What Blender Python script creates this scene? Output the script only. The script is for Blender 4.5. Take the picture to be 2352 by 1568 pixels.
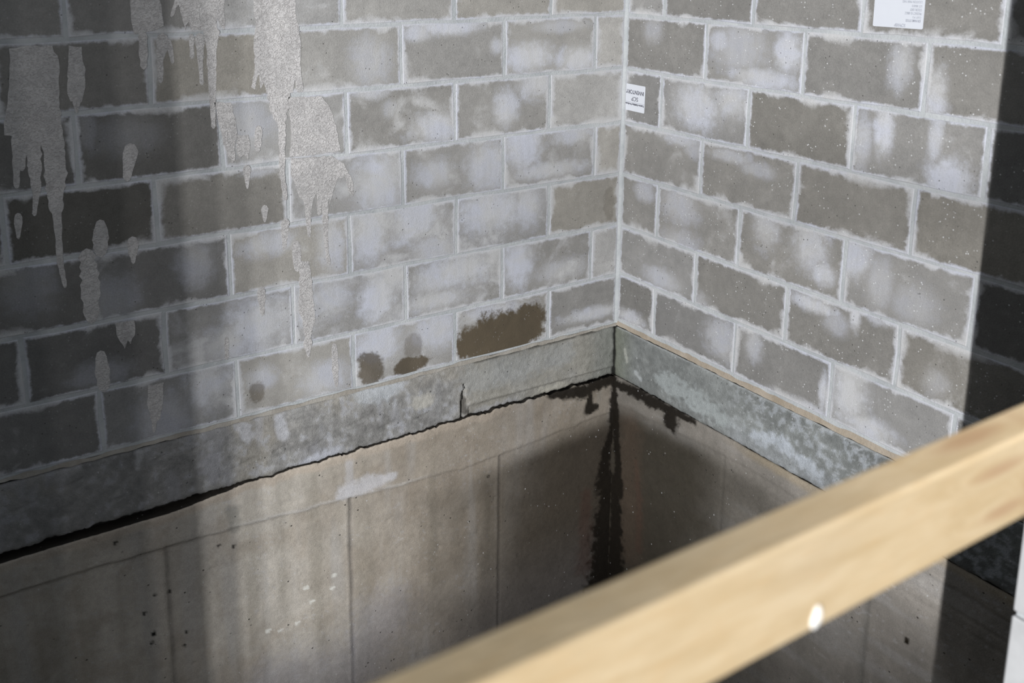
import bpy, bmesh, math, random
import numpy as np
from mathutils import Vector, Matrix
from mathutils.geometry import delaunay_2d_cdt

for o in list(bpy.data.objects):
    bpy.data.objects.remove(o, do_unlink=True)
SC = bpy.context.scene
COL = SC.collection

# ------------------------------------------------------------------ camera
CAM = np.array([-2.46983, -2.82842, 1.46046])
YAW, PITCH, ROLL = 0.553177, -0.212488, -0.000948
FPX, CX, CY = 2258.74, -114.713, -415.696
_f = np.array([math.cos(PITCH)*math.sin(YAW), math.cos(PITCH)*math.cos(YAW), math.sin(PITCH)])
_r = np.cross(_f, [0, 0, 1]); _r /= np.linalg.norm(_r)
_u = np.cross(_r, _f)
_r, _u = math.cos(ROLL)*_r+math.sin(ROLL)*_u, -math.sin(ROLL)*_r+math.cos(ROLL)*_u
camd = bpy.data.cameras.new('camera')
cam = bpy.data.objects.new('camera', camd); COL.objects.link(cam)
mw = Matrix.Identity(4)
for i in range(3):
    mw[i][0], mw[i][1], mw[i][2], mw[i][3] = _r[i], _u[i], -_f[i], CAM[i]
cam.matrix_world = mw
camd.sensor_width = 36.0
camd.lens = FPX*36/2352
camd.shift_x = -CX/2352
camd.shift_y = CY/2352
camd.clip_start = 0.02
camd.dof.use_dof = True
camd.dof.focus_distance = 3.45
camd.dof.aperture_fstop = 3.6
SC.camera = cam

# ------------------------------------------------------------------ light
SC.view_settings.view_transform = 'Standard'
SC.view_settings.look = 'None'
SC.view_settings.gamma = 1.0
SC.view_settings.use_curve_mapping = False
SC.view_settings.exposure = 0.0
w = bpy.data.worlds.new('world'); SC.world = w; w.use_nodes = True
bg = w.node_tree.nodes['Background']
bg.inputs['Color'].default_value = (0.74, 0.86, 1.0, 1)
bg.inputs['Strength'].default_value = 0.30


def strip_light(name, x, y, z0, z1, power, aim, width=0.02, color=(1, 1, 1)):
    d = bpy.data.lights.new(name, 'AREA'); d.shape = 'RECTANGLE'
    d.size = width; d.size_y = z1-z0; d.energy = power; d.color = color
    o = bpy.data.objects.new(name, d); COL.objects.link(o)
    o.location = (x, y, (z0+z1)/2)
    dr = Vector((aim[0]-x, aim[1]-y, 0)).normalized()
    zc = -dr; yc = Vector((0, 0, 1)); xc = yc.cross(zc)
    o.matrix_world = Matrix(((xc.x, yc.x, zc.x, x), (xc.y, yc.y, zc.y, y), (xc.z, yc.z, zc.z, (z0+z1)/2), (0, 0, 0, 1)))
    return o


# daylight entering the lobby behind the camera through narrow, tall openings
SL = 0.667          # the strips stand in one line behind the right jamb's corner, so its shadow edge stays crisp
for (a, p) in ((7.3, 430), (7.95, 490), (8.6, 490), (9.3, 430)):
    strip_light('daylight_strip', -1.085-a, -2.15-a*SL, 1.45, 2.5, p*.62, (-0.8, -0.7), 0.05, (0.97, 0.98, 1.0))
    strip_light('daylight_strip', -1.085-a, -2.15-a*SL, 2.6, 4.4, p*.36, (-0.8, -0.7), 0.05, (0.97, 0.98, 1.0))
for (a, p) in ((4.6, 22), (5.6, 42), (6.5, 100)):
    strip_light('daylight_strip', -1.085-a, -2.15-a*SL, 1.3, 4.6, p, (-1.2, -0.2), 0.05, (0.97, 0.97, 1.0))


# added fill spot, no known fixture, brightening the guard rail's right end
dl = bpy.data.lights.new('rail_fill_spot', 'SPOT'); dl.energy = 120; dl.spot_size = math.radians(56); dl.spot_blend = 0.9
dl.shadow_soft_size = 0.06; dl.color = (1.0, 0.97, 0.93)
dlo = bpy.data.objects.new('rail_fill_spot', dl); COL.objects.link(dlo)
dlo.location = (-1.30, -2.78, 2.75); dlo.rotation_euler = (math.radians(4), 0, 0)


# ------------------------------------------------------------------ helpers
def ray(px, py):
    return ((px-1176-CX)/FPX)*_r - ((py-784-CY)/FPX)*_u + _f


def LP(px, py, y0=0.0):            # photo measurement -> (distance from corner, height) on the left wall
    d = ray(px, py); q = CAM+d*(y0-CAM[1])/d[1]; return -q[0], q[2]


def RP(px, py, x0=0.0):            # same, on the right wall
    d = ray(px, py); q = CAM+d*(x0-CAM[0])/d[0]; return -q[1], q[2]


def tag(o, label=None, cat=None, group=None, kind=None):
    if label: o['label'] = label
    if cat: o['category'] = cat
    if group: o['group'] = group
    if kind: o['kind'] = kind
    return o


def link(name, me, mat=None, parent=None):
    o = bpy.data.objects.new(name, me); COL.objects.link(o)
    if mat is not None and len(me.materials) == 0: me.materials.append(mat)
    if parent is not None: o.parent = parent
    return o


def bm_obj(name, bm, mat=None, parent=None, smooth=False):
    me = bpy.data.meshes.new(name)
    bmesh.ops.recalc_face_normals(bm, faces=bm.faces[:])
    bm.to_mesh(me); bm.free()
    if smooth:
        for p in me.polygons: p.use_smooth = True
    return link(name, me, mat, parent)


def add_box(bm, x0, x1, y0, y1, z0, z1, bev=0):
    r = bmesh.ops.create_cube(bm, size=1)
    for v in r['verts']:
        v.co = Vector(((x0+x1)/2+v.co.x*(x1-x0), (y0+y1)/2+v.co.y*(y1-y0), (z0+z1)/2+v.co.z*(z1-z0)))
    if bev:
        es = list({e for v in r['verts'] for e in v.link_edges})
        bmesh.ops.bevel(bm, geom=es, offset=bev, segments=3, affect='EDGES', profile=0.5)


def _hash(ix, iy, seed):
    h = (ix*374761393 + iy*668265263 + seed*2147483647) & 0xffffffff
    h = ((h ^ (h >> 13))*1274126177) & 0xffffffff
    return ((h ^ (h >> 16)) & 0xffff)/65535.0


def vn(u, v, s, seed=0, oct=1, su=1.0, sv=1.0):
    """value noise in 0..1"""
    tot = 0; amp = 1; nrm = 0
    for k in range(oct):
        a = np.asarray(u)*s*su+17.3*k; b = np.asarray(v)*s*sv+5.1*k
        ia = np.floor(a).astype(np.int64); ib = np.floor(b).astype(np.int64)
        fa = a-ia; fb = b-ib; fa = fa*fa*(3-2*fa); fb = fb*fb*(3-2*fb)
        h = lambda i, j: _hash(i, j, seed+k*7)
        n = (h(ia, ib)*(1-fa)+h(ia+1, ib)*fa)*(1-fb)+(h(ia, ib+1)*(1-fa)+h(ia+1, ib+1)*fa)*fb
        tot = tot+n*amp; nrm += amp; amp *= .5; s *= 2.03
    return tot/nrm


def sst(x, a, b):
    t = np.clip((x-a)/(b-a), 0, 1); return t*t*(3-2*t)


# node helper -------------------------------------------------------------
class NT:
    def __init__(self, name, rough=0.9, spec=0.25):
        self.m = bpy.data.materials.new(name); self.m.use_nodes = True
        self.t = self.m.node_tree; self.b = self.t.nodes['Principled BSDF']
        self.b.inputs['Roughness'].default_value = rough
        self.b.inputs['Specular IOR Level'].default_value = spec

    def n(self, typ, **kw):
        nd = self.t.nodes.new(typ)
        for k, v in kw.items(): setattr(nd, k, v)
        return nd

    def put(self, sock, v):
        if hasattr(v, 'is_output'): self.t.links.new(v, sock)
        elif v is not None: sock.default_value = v

    def m_(self, op, a, b=None, c=None, clamp=False):
        nd = self.n('ShaderNodeMath', operation=op, use_clamp=clamp)
        self.put(nd.inputs[0], a)
        if b is not None: self.put(nd.inputs[1], b)
        if c is not None: self.put(nd.inputs[2], c)
        return nd.outputs[0]

    def v_(self, op, a, b=None):
        nd = self.n('ShaderNodeVectorMath', operation=op)
        self.put(nd.inputs[0], a)
        if b is not None: self.put(nd.inputs[1], b)
        return nd.outputs['Value'] if op in ('LENGTH', 'DOT_PRODUCT') else nd.outputs[0]

    def mr(self, v, a, b, c=0.0, d=1.0, smooth=True):
        nd = self.n('ShaderNodeMapRange', interpolation_type='SMOOTHSTEP' if smooth else 'LINEAR')
        self.put(nd.inputs['Value'], v); self.put(nd.inputs['From Min'], a); self.put(nd.inputs['From Max'], b)
        self.put(nd.inputs['To Min'], c); self.put(nd.inputs['To Max'], d)
        return nd.outputs['Result']

    def mix(self, f, a, b, bt='MIX'):
        nd = self.n('ShaderNodeMix', data_type='RGBA', blend_type=bt)
        self.put(nd.inputs[0], f)
        self.put(nd.inputs[6], a if hasattr(a, 'is_output') else (*a, 1)); self.put(nd.inputs[7], b if hasattr(b, 'is_output') else (*b, 1))
        return nd.outputs[2]

    def noise(self, vec, scale, det=3, rough=.55, dist=0):
        nd = self.n('ShaderNodeTexNoise'); self.put(nd.inputs['Vector'], vec)
        nd.inputs['Scale'].default_value = scale; nd.inputs['Detail'].default_value = det
        nd.inputs['Roughness'].default_value = rough; nd.inputs['Distortion'].default_value = dist
        return nd.outputs[0]

    def vor(self, vec, scale):
        nd = self.n('ShaderNodeTexVoronoi'); self.put(nd.inputs['Vector'], vec); nd.inputs['Scale'].default_value = scale
        return nd.outputs['Distance']

    def att(self, name, typ='OBJECT'):
        nd = self.n('ShaderNodeAttribute', attribute_type=typ, attribute_name=name); return nd

    def co(self, which='Object'):
        return self.n('ShaderNodeTexCoord').outputs[which]

    def bump(self, h, dist=0.002, strength=1.0):
        nd = self.n('ShaderNodeBump'); self.put(nd.inputs['Height'], h)
        nd.inputs['Distance'].default_value = dist; nd.inputs['Strength'].default_value = strength
        self.t.links.new(nd.outputs[0], self.b.inputs['Normal'])

    def color(self, c): self.put(self.b.inputs['Base Color'], c)


# ---- block material: one material, stains from each block's own properties
def make_block_mat():
    N = NT('concrete_block', .92, .2)
    co = N.co('Object')
    size = N.att('size').outputs['Vector']       # half width, half height, seed
    sx = N.n('ShaderNodeSeparateXYZ'); N.put(sx.inputs[0], size)
    hx, hz, seed = sx.outputs
    tone = N.att('tone').outputs['Fac']; warm = N.att('warm').outputs['Fac']; haze = N.att('haze').outputs['Fac']
    sc = N.n('ShaderNodeSeparateXYZ'); N.put(sc.inputs[0], co)
    x, y, z = sc.outputs
    cmb = N.n('ShaderNodeCombineXYZ'); N.put(cmb.inputs[0], seed); N.put(cmb.inputs[1], N.m_('MULTIPLY', seed, 1.7)); N.put(cmb.inputs[2], N.m_('MULTIPLY', seed, .6))
    p = N.v_('ADD', co, cmb.outputs[0])
    n1 = N.noise(p, 7, 4, .6, .6)
    n2 = N.noise(p, 34, 4, .65)
    n3 = N.noise(p, 260, 2, .6)
    pst = N.v_('MULTIPLY', p, (1.0, 1.0, .12))
    st = N.noise(pst, 60, 3, .6)
    # worn pale film along the block edges (smeared joint mortar)
    d = N.m_('MINIMUM', N.m_('SUBTRACT', hx, N.m_('ABSOLUTE', x)), N.m_('SUBTRACT', hz, N.m_('ABSOLUTE', z)))
    dn = N.m_('SUBTRACT', d, N.m_('MULTIPLY', N.m_('SUBTRACT', n2, .5), .022))
    edgew = N.m_('MULTIPLY_ADD', N.mr(n1, .45, .7), .028, .011)
    edge = N.mr(dn, 0.001, edgew, 1.0, 0.0)
    # broad cloudy film
    lo = N.m_('MULTIPLY_ADD', haze, -.33, .70)
    nn = N.m_('ADD', N.m_('MULTIPLY', n1, .75), N.m_('MULTIPLY', N.noise(p, 18, 5, .7), .25))
    cloud = N.m_('MULTIPLY', N.mr(nn, lo, N.m_('ADD', lo, .24)), .85)
    acc = N.m_('MAXIMUM', N.m_('MULTIPLY', edge, .97), cloud)

    def blob(i, pre, soft, a2=1.1, a1=.8):
        c = N.att('%s%d' % (pre, i)).outputs['Vector']; r = N.att('%sr%d' % (pre, i)).outputs['Vector']
        cs = N.n('ShaderNodeSeparateXYZ'); N.put(cs.inputs[0], c)
        rs = N.n('ShaderNodeSeparateXYZ'); N.put(rs.inputs[0], r)
        ax = N.m_('MULTIPLY', N.m_('SUBTRACT', x, cs.outputs[0]), rs.outputs[0])
        az = N.m_('MULTIPLY', N.m_('SUBTRACT', z, cs.outputs[1]), rs.outputs[1])
        L = N.m_('SQRT', N.m_('ADD', N.m_('MULTIPLY', ax, ax), N.m_('MULTIPLY', az, az)))
        L = N.m_('ADD', L, N.m_('MULTIPLY', N.m_('SUBTRACT', n2, .5), a2))
        L = N.m_('ADD', L, N.m_('MULTIPLY', N.m_('SUBTRACT', n1, .5), a1))
        return N.m_('MULTIPLY', N.mr(L, 1+soft, 1-soft), cs.outputs[2])
    for i in range(4):
        acc = N.m_('MAXIMUM', acc, blob(i, 'h', .62, 1.5, 1.3))
    acc = N.m_('MULTIPLY', acc, N.m_('MULTIPLY_ADD', n3, .7, .65), clamp=True)
    acc = N.m_('MULTIPLY', acc, N.m_('MULTIPLY_ADD', st, .5, .75), clamp=True)
    base = N.mix(warm, (.225, .222, .218), (.262, .238, .192))
    var = N.m_('MULTIPLY', tone, N.m_('ADD', N.m_('MULTIPLY', n2, .45), N.m_('MULTIPLY_ADD', n3, .5, .54)))
    var = N.m_('MULTIPLY', var, N.m_('MULTIPLY_ADD', n1, .5, .75))
    vc = N.n('ShaderNodeCombineXYZ')
    for i in range(3): N.put(vc.inputs[i], var)
    base = N.mix(1.0, base, vc.outputs[0], 'MULTIPLY')
    hcol = N.mix(N.mr(n1, .3, .7), (.455, .465, .515), (.47, .465, .46))
    c = N.mix(acc, base, hcol)
    # damp brown patches
    dm = N.m_('MAXIMUM', blob(0, 'd', .2, 1.15, 1.0), blob(1, 'd', .2, 1.15, 1.0))
    dm = N.m_('MAXIMUM', dm, blob(2, 'd', .2, 1.15, 1.0), clamp=True)
    c = N.mix(dm, c, N.mix(n1, (.050, .041, .029), (.125, .098, .064)))
    # specks and pits
    v1 = N.vor(p, 75); sp = N.m_('MULTIPLY', N.mr(v1, .22, .08), N.mr(N.noise(p, 22, 2), .50, .60))
    c = N.mix(N.m_('MULTIPLY', sp, N.att('speck').outputs['Fac']), c, (.62, .62, .62))
    v2 = N.vor(N.v_('ADD', p, (3.1, 1.2, .4)), 60); pt = N.m_('MULTIPLY', N.mr(v2, .15, .07), N.mr(N.noise(p, 19, 1), .56, .62))
    c = N.mix(N.m_('MULTIPLY', pt, .6), c, (.06, .055, .05))
    N.color(c)
    h = N.m_('ADD', N.m_('MULTIPLY', n3, .5), N.m_('MULTIPLY', n2, .5))
    h = N.m_('SUBTRACT', h, N.m_('MULTIPLY', pt, .8))
    N.bump(h, .0028, .8)
    return N.m


def make_mortar(name, c0, c1, bumpd=.003):
    N = NT(name, .95, .15)
    g = N.n('ShaderNodeNewGeometry').outputs['Position']
    a = N.noise(g, 9, 5, .65); b = N.noise(g, 120, 3, .65)
    c = N.mix(N.mr(a, .3, .7), c0, c1)
    c = N.mix(N.mr(b, .62, .85, 0, .4), c, tuple(.5*k for k in c0))
    N.color(c); N.bump(N.m_('ADD', a, b), bumpd, .8)
    return N.m


def make_drip():
    N = NT('dried_grout', .9, .2)
    g = N.n('ShaderNodeNewGeometry').outputs['Position']
    a = N.noise(g, 14, 4, .6); wv = N.noise(N.v_('MULTIPLY', g, (1, 1, 1.5)), 95, 3, .55, 1.6)
    c = N.mix(N.mr(a, .3, .7), (.43, .415, .405), (.54, .52, .505))
    c = N.mix(N.mr(wv, .56, .38, 0, .55), c, (.27, .255, .245))
    N.color(c); N.bump(wv, .005, .9)
    return N.m


def make_painted(name, spec=.2, bumpd=.003, pits=1.0):
    """poured concrete: stain colour and dampness come with the mesh, grain is procedural"""
    N = NT(name, .9, spec)
    g = N.n('ShaderNodeNewGeometry').outputs['Position']
    ca = N.att('stain_and_shade', 'GEOMETRY')
    n1 = N.noise(g, 12, 5, .65, .5); n2 = N.noise(g, 60, 4, .7); n3 = N.noise(g, 300, 2, .6)
    k = N.m_('ADD', N.m_('MULTIPLY', n1, .5), N.m_('ADD', N.m_('MULTIPLY', n2, .45), N.m_('MULTIPLY_ADD', n3, .6, .24)))
    vc = N.n('ShaderNodeCombineXYZ')
    for i in range(3): N.put(vc.inputs[i], k)
    c = N.mix(1.0, ca.outputs['Color'], vc.outputs[0], 'MULTIPLY')
    v1 = N.vor(N.v_('MULTIPLY', g, (1, 1, .7)), 55); sp = N.m_('MULTIPLY', N.mr(v1, .17, .06), N.mr(N.noise(g, 15, 2), .56, .64))
    c = N.mix(N.m_('MULTIPLY', sp, .65), c, (.5, .5, .5))
    v2 = N.vor(N.v_('MULTIPLY', g, (1, 1, 1.3)), 30); pt = N.m_('MULTIPLY', N.mr(v2, .13, .05), N.mr(N.noise(g, 9, 2), .52, .6))
    c = N.mix(N.m_('MULTIPLY', pt, .75*pits), c, (.03, .028, .025))
    N.color(c)
    wet = N.att('wet', 'GEOMETRY').outputs['Fac']
    N.put(N.b.inputs['Roughness'], N.m_('MULTIPLY_ADD', wet, -.35, .93))
    N.bump(N.m_('SUBTRACT', N.m_('ADD', N.m_('MULTIPLY', n2, .7), N.m_('MULTIPLY', n3, .35)), N.m_('MULTIPLY', pt, pits)), bumpd, .8)
    return N.m


def make_plain(name, col, rough=.8, spec=.3, nz=.15, scale=40):
    N = NT(name, rough, spec)
    a = N.noise(N.co('Object'), scale, 3)
    N.color(N.mix(a, tuple(k*(1-nz) for k in col), tuple(min(1, k*(1+nz)) for k in col)))
    return N.m


def make_wood():
    N = NT('pine_lumber', .62, .3)
    co = N.co('Object')
    kn = None
    p = N.v_('MULTIPLY', co, (1.0, 7.0, 7.0))
    # grain bends round the two knots near the right end
    def knot(c, r):
        q = N.v_('SUBTRACT', co, c); q = N.v_('MULTIPLY', q, r)
        return N.v_('LENGTH', q)
    k1 = knot((-1.640, -.019, .021), (19, 12, 120)); k2 = knot((-1.625, -.019, -.024), (22, 12, 110)); k4 = knot((-1.655, .004, .0445), (15, 75, 40)); k3 = knot((-1.578, -.012, .0), (42, 10, 16))
    km = N.m_('MINIMUM', N.m_('MINIMUM', k1, k2), N.m_('MINIMUM', k3, k4))
    bend = N.mr(km, 2.2, 0.2)
    cb = N.n('ShaderNodeCombineXYZ'); N.put(cb.inputs[1], N.m_('MULTIPLY', bend, .12)); N.put(cb.inputs[2], N.m_('MULTIPLY', bend, .18))
    p = N.v_('ADD', p, cb.outputs[0])
    g = N.noise(p, 9, 4, .6, .4); g2 = N.noise(p, 40, 3, .6)
    c = N.mix(N.mr(g, .3, .7), (.42, .31, .175), (.50, .39, .245))
    c = N.mix(N.m_('MULTIPLY', N.mr(g2, .5, .75), .3), c, (.46, .29, .13))
    c = N.mix(N.m_('MULTIPLY', N.mr(km, 1.2, .2), .6), c, (.30, .17, .09))
    c = N.mix(N.m_('MULTIPLY', N.mr(N.noise(N.v_('MULTIPLY', co, (1, 2, 2)), 2.5, 2), .5, .75), .25), c, (.42, .36, .28))
    N.color(c); N.bump(g2, .001, .6)
    return N.m


M_BLOCK = make_block_mat()
M_MORT = make_mortar('joint_mortar', (.335, .35, .355), (.44, .45, .45))
M_TAN = make_mortar('tan_bedding_mortar', (.27, .225, .17), (.37, .32, .26))
M_DRIP = make_drip()
M_POUR = make_painted('poured_concrete', .1, .003)
M_BAND = make_painted('rough_edge_beam_concrete', .3, .006, .5)
M_WOOD = make_wood()
M_LABEL = make_plain('sticker_vinyl', (.56, .575, .61), .45, .4, .02)
M_INK = make_plain('black_ink', (.06, .06, .08), .6, .2, .05)
M_INK2 = make_plain('faded_grey_ink', (.30, .31, .35), .6, .2, .05)
M_CHIP = make_plain('white_plastic', (.66, .64, .60), .5, .4, .05)
M_JAMB = make_plain('pale_block', (.36, .36, .36), .9, .2, .18, 25)
M_SLAB = make_plain('slab_concrete', (.30, .29, .27), .9, .2, .2, 15)

# ------------------------------------------------------------------ structure
H = .2032
TOPZ = 3.05
bm = bmesh.new(); add_box(bm, -4.3, .2, .0016, .2, -.004, TOPZ)
wall_left = bm_obj('wall_left', bm, M_MORT); tag(wall_left, 'long grey concrete block wall left of the corner, streaked with pale grout drips', kind='structure')
bm = bmesh.new(); add_box(bm, .0016, .2, -2.15, .0016, -.004, TOPZ)
wall_right = bm_obj('wall_right', bm, M_MORT); tag(wall_right, 'grey concrete block wall right of the corner with two white stickers', kind='structure')
# small mortar fillet down the inner corner, and the tan bed joint under the first course
bm = bmesh.new()
pts = [(-.011, .006), (-.007, -.001), (-.002, -.005), (.006, -.011), (.006, .006)]
rings = []
for k in range(60):
    z = k/59*TOPZ
    j = [(random.Random(k*9+i).random()-.5)*.002 for i in range(5)]
    rings.append([bm.verts.new((a+j[i], b+j[i], z)) for i, (a, b) in enumerate(pts)])
for k in range(59):
    for i in range(5):
        bm.faces.new((rings[k][i], rings[k][(i+1) % 5], rings[k+1][(i+1) % 5], rings[k+1][i]))
M_PALE = make_mortar('pale_bedding_mortar', (.25, .225, .19), (.35, .33, .295))
bm_obj('corner_mortar', bm, M_MORT, wall_left, True)


def strip(name, mat, parent, side, u0, u1, zt, zb, d0, d1, n=260, seed=3):
    """wavy horizontal mortar strip; side L or R; d = how far it stands proud of the blocks"""
    bm = bmesh.new(); R = []
    for k in range(n+1):
        u = u0+(u1-u0)*k/n
        a = zt+(vn(u, 0, 22, seed, 2)-.5)*.010; b = zb+(vn(u, 3, 30, seed+5, 2)-.5)*.008
        row = []
        for (z, d) in ((a, -.03), (a, d0), ((a+b)/2, d0+.001), (b, d1), (b, -.03)):
            row.append(bm.verts.new((-u, -d, z) if side == 'L' else (-d, -u, z)))
        R.append(row)
    for k in range(n):
        for i in range(4): bm.faces.new((R[k][i], R[k][i+1], R[k+1][i+1], R[k+1][i]))
    return bm_obj(name, bm, mat, parent)


strip('bed_mortar', M_PALE, wall_left, 'L', .0, 4.2, -.002, -.013, .001, .003)
strip('bed_mortar', M_TAN, wall_right, 'R', .0, 2.14, .008, -.012, -.001, .002, seed=9)

# ------------------------------------------------------------------ blocks
JL = {1: [.338, .753, 1.154, 1.558, 1.972], 2: [.139, .551, .952, 1.362, 1.772, 2.165], 3: [.345, .747, 1.156, 1.562, 1.972],
      4: [.135, .550, .954, 1.364, 1.772], 5: [.350, .750, 1.156, 1.566, 1.977], 6: [.146, .548, .954, 1.360, 1.763], 7: [.349, .752, 1.162, 1.57, 1.978]}
JR = {1: [.212, .615, 1.010, 1.415], 2: [.415, .822, 1.226], 3: [.208, .605, 1.023, 1.430], 4: [.415, .826, 1.232],
      5: [.204, .614, 1.015, 1.420], 6: [.411, .821, 1.228], 7: [.201, .611, 1.014, 1.429]}
ZL = [.0, .200, .406, .611, .811, 1.019, 1.222]
ZR = [.014, .207, .402, .609, .812, 1.014, 1.216]
# tone, warm, haze for the blocks that can be seen (index 0 touches the corner)
TL = {7: [(1.25, .6, .1), (1.15, .6, .15), (1.2, .35, .3), (1.2, .15, .6), (.85, .3, .15), (.92, .3, .2)],
      6: [(1.5, .35, .3), (1.15, .4, .35), (1.05, .3, .35), (1.15, .35, .45), (1.0, .8, .3), (.78, .4, .2), (.8, .4, .25)],
      5: [(1.35, .25, .3), (1.05, .35, .5), (.95, .4, .55), (1.2, .2, .6), (.62, .4, .25), (.6, .3, .2)],
      4: [(1.35, .55, .1), (1.1, .3, .6), (1.1, .3, .6), (1.2, .2, .75), (.80, .6, .15), (.46, .6, .05), (.5, .5, .1)],
      3: [(1.05, .75, .15), (1.1, .2, .85), (1.1, .3, .8), (1.2, .6, .45), (.70, .2, .45), (.62, .3, .4), (.6, .3, .3)],
      2: [(1.45, .15, .4), (1.0, .35, .75), (1.05, .3, .8), (1.1, .2, .85), (1.0, .2, .8), (.6, .2, .45), (.6, .2, .3)],
      1: [(.95, .3, .35), (1.0, .5, .45), (1.25, .3, .7), (1.2, .5, .5), (.95, .1, .7), (.68, .2, .35), (.6, .2, .3)]}
TR = {7: [(1.05, .2, .25), (.80, .4, .1), (.88, .4, .1), (.80, .5, .05), (.7, .3, .1)],
      6: [(.85, .4, .15), (1.0, .3, .55), (.85, .35, .2), (.85, .5, .45), (.7, .3, .1)],
      5: [(.85, .2, .15), (1.0, .2, .6), (.72, .65, .1), (1.0, .3, .6), (.7, .2, .1)],
      4: [(.95, .4, .35), (.92, .5, .35), (.82, .65, .15), (.80, .8, .2), (.6, .3, .1)],
      3: [(.95, .4, .35), (1.0, .4, .55), (.9, .5, .5), (1.0, .3, .5), (.6, .3, .1)],
      2: [(1.0, .2, .45), (.78, .5, .2), (.80, .5, .35), (.75, .7, .3), (.6, .3, .1)],
      1: [(.70, .4, .25), (.80, .2, .45), (.82, .3, .35), (1.0, .2, .6), (.6, .3, .1)]}
# pale films and damp patches: side, photo x, photo y, radius across, radius up (photo px), strength
HAZE = [('L', 1215, 130, 50, 28, 1), ('L', 1330, 135, 48, 26, 1), ('L', 1290, 60, 60, 12, .5), ('L', 1030, 60, 75, 16, .9), ('L', 960, 75, 30, 16, .8),
        ('L', 1140, 105, 14, 14, .7), ('L', 1160, 250, 26, 34, .8), ('L', 1235, 190, 40, 30, .8), ('L', 1000, 290, 55, 30, .8), ('L', 850, 210, 40, 14, .7),
        ('L', 900, 250, 20, 16, .5), ('L', 1000, 400, 40, 26, .7), ('L', 1120, 380, 45, 45, .8), ('L', 1200, 340, 40, 45, .9), ('L', 1320, 310, 45, 18, .7), ('L', 1260, 390, 80, 16, .8),
        ('L', 870, 420, 55, 50, .9), ('L', 850, 530, 45, 55, .9), ('L', 950, 500, 60, 50, .9), ('L', 1000, 570, 50, 30, .7), ('L', 1130, 480, 70, 45, .9), ('L', 1210, 470, 30, 40, .8),
        ('L', 1000, 640, 45, 30, .8), ('L', 1060, 620, 80, 35, .9), ('L', 1000, 690, 70, 18, .8), ('L', 1190, 600, 30, 50, .9), ('L', 1290, 620, 50, 22, .6),
        ('L', 870, 680, 35, 50, 1), ('L', 760, 680, 40, 35, .7), ('L', 600, 740, 70, 45, .9), ('L', 520, 790, 60, 30, .7), ('L', 700, 700, 30, 50, .8), ('L', 480, 880, 50, 45, .8),
        ('L', 380, 960, 60, 40, .5), ('L', 870, 790, 45, 40, .9), ('L', 1000, 760, 50, 35, .8), ('L', 1130, 720, 80, 18, .8), ('L', 600, 800, 30, 20, .6), ('L', 740, 870, 50, 30, .7), ('L', 600, 870, 35, 20, .6),
        ('L', 1360, 720, 60, 14, .8), ('L', 620, 560, 60, 20, .7), ('L', 760, 560, 30, 50, .8), ('L', 450, 600, 40, 40, .45), ('L', 300, 310, 70, 30, .25), ('L', 200, 300, 20, 30, .3),
        ('L', 560, 290, 60, 40, .5), ('L', 600, 390, 40, 12, .6), ('L', 250, 700, 60, 50, .4), ('L', 60, 650, 60, 50, .3), ('L', 230, 860, 70, 20, .35), ('L', 850, 140, 40, 40, .5),
        ('R', 1700, 110, 60, 40, .5), ('R', 1810, 120, 30, 30, .9), ('R', 1750, 180, 70, 16, .8), ('R', 1655, 95, 22, 20, .7), ('R', 1600, 240, 50, 40, .8), ('R', 1680, 230, 40, 30, .7),
        ('R', 2030, 300, 20, 40, .9), ('R', 2180, 420, 50, 35, 1), ('R', 2150, 320, 16, 40, .7), ('R', 1980, 330, 20, 40, .6), ('R', 2210, 340, 20, 60, .7), ('R', 2070, 150, 25, 35, .6), ('R', 2150, 220, 25, 40, .8),
        ('R', 1560, 320, 40, 14, .7), ('R', 1590, 345, 20, 16, .5), ('R', 1480, 440, 20, 20, .6), ('R', 1560, 470, 40, 35, .6), ('R', 1680, 360, 50, 12, .6), ('R', 1740, 390, 40, 14, .5),
        ('R', 1760, 520, 30, 40, .7), ('R', 1860, 560, 40, 45, .8), ('R', 1890, 630, 30, 20, .8), ('R', 1960, 590, 40, 35, .8), ('R', 2020, 650, 30, 40, .5), ('R', 2100, 700, 50, 30, .4),
        ('R', 1520, 640, 40, 20, .6), ('R', 1560, 560, 40, 30, .5), ('R', 1870, 700, 55, 14, .9), ('R', 1965, 725, 12, 26, 1), ('R', 2020, 730, 30, 12, .7), ('R', 1920, 740, 30, 20, .5),
        ('R', 1450, 730, 30, 16, .8), ('R', 1600, 700, 30, 30, .5), ('R', 1660, 780, 40, 40, .6), ('R', 1730, 790, 22, 30, .6), ('R', 1890, 900, 10, 30, .9), ('R', 1840, 930, 70, 12, .8),
        ('R', 1950, 900, 40, 60, .9), ('R', 1990, 980, 60, 20, .8), ('R', 2150, 880, 35, 25, .4), ('R', 1500, 70, 20, 24, .4)]
DAMP = [('L', 1160, 768, 76, 52, 1), ('L', 1205, 748, 50, 46, 1), ('L', 850, 850, 30, 34, .85), ('L', 945, 838, 40, 18, .95), ('L', 950, 800, 20, 30, .45), ('L', 590, 900, 18, 20, .6),
        ('L', 1400, 470, 12, 40, .28), ('L', 1100, 788, 58, 50, 1)]


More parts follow.
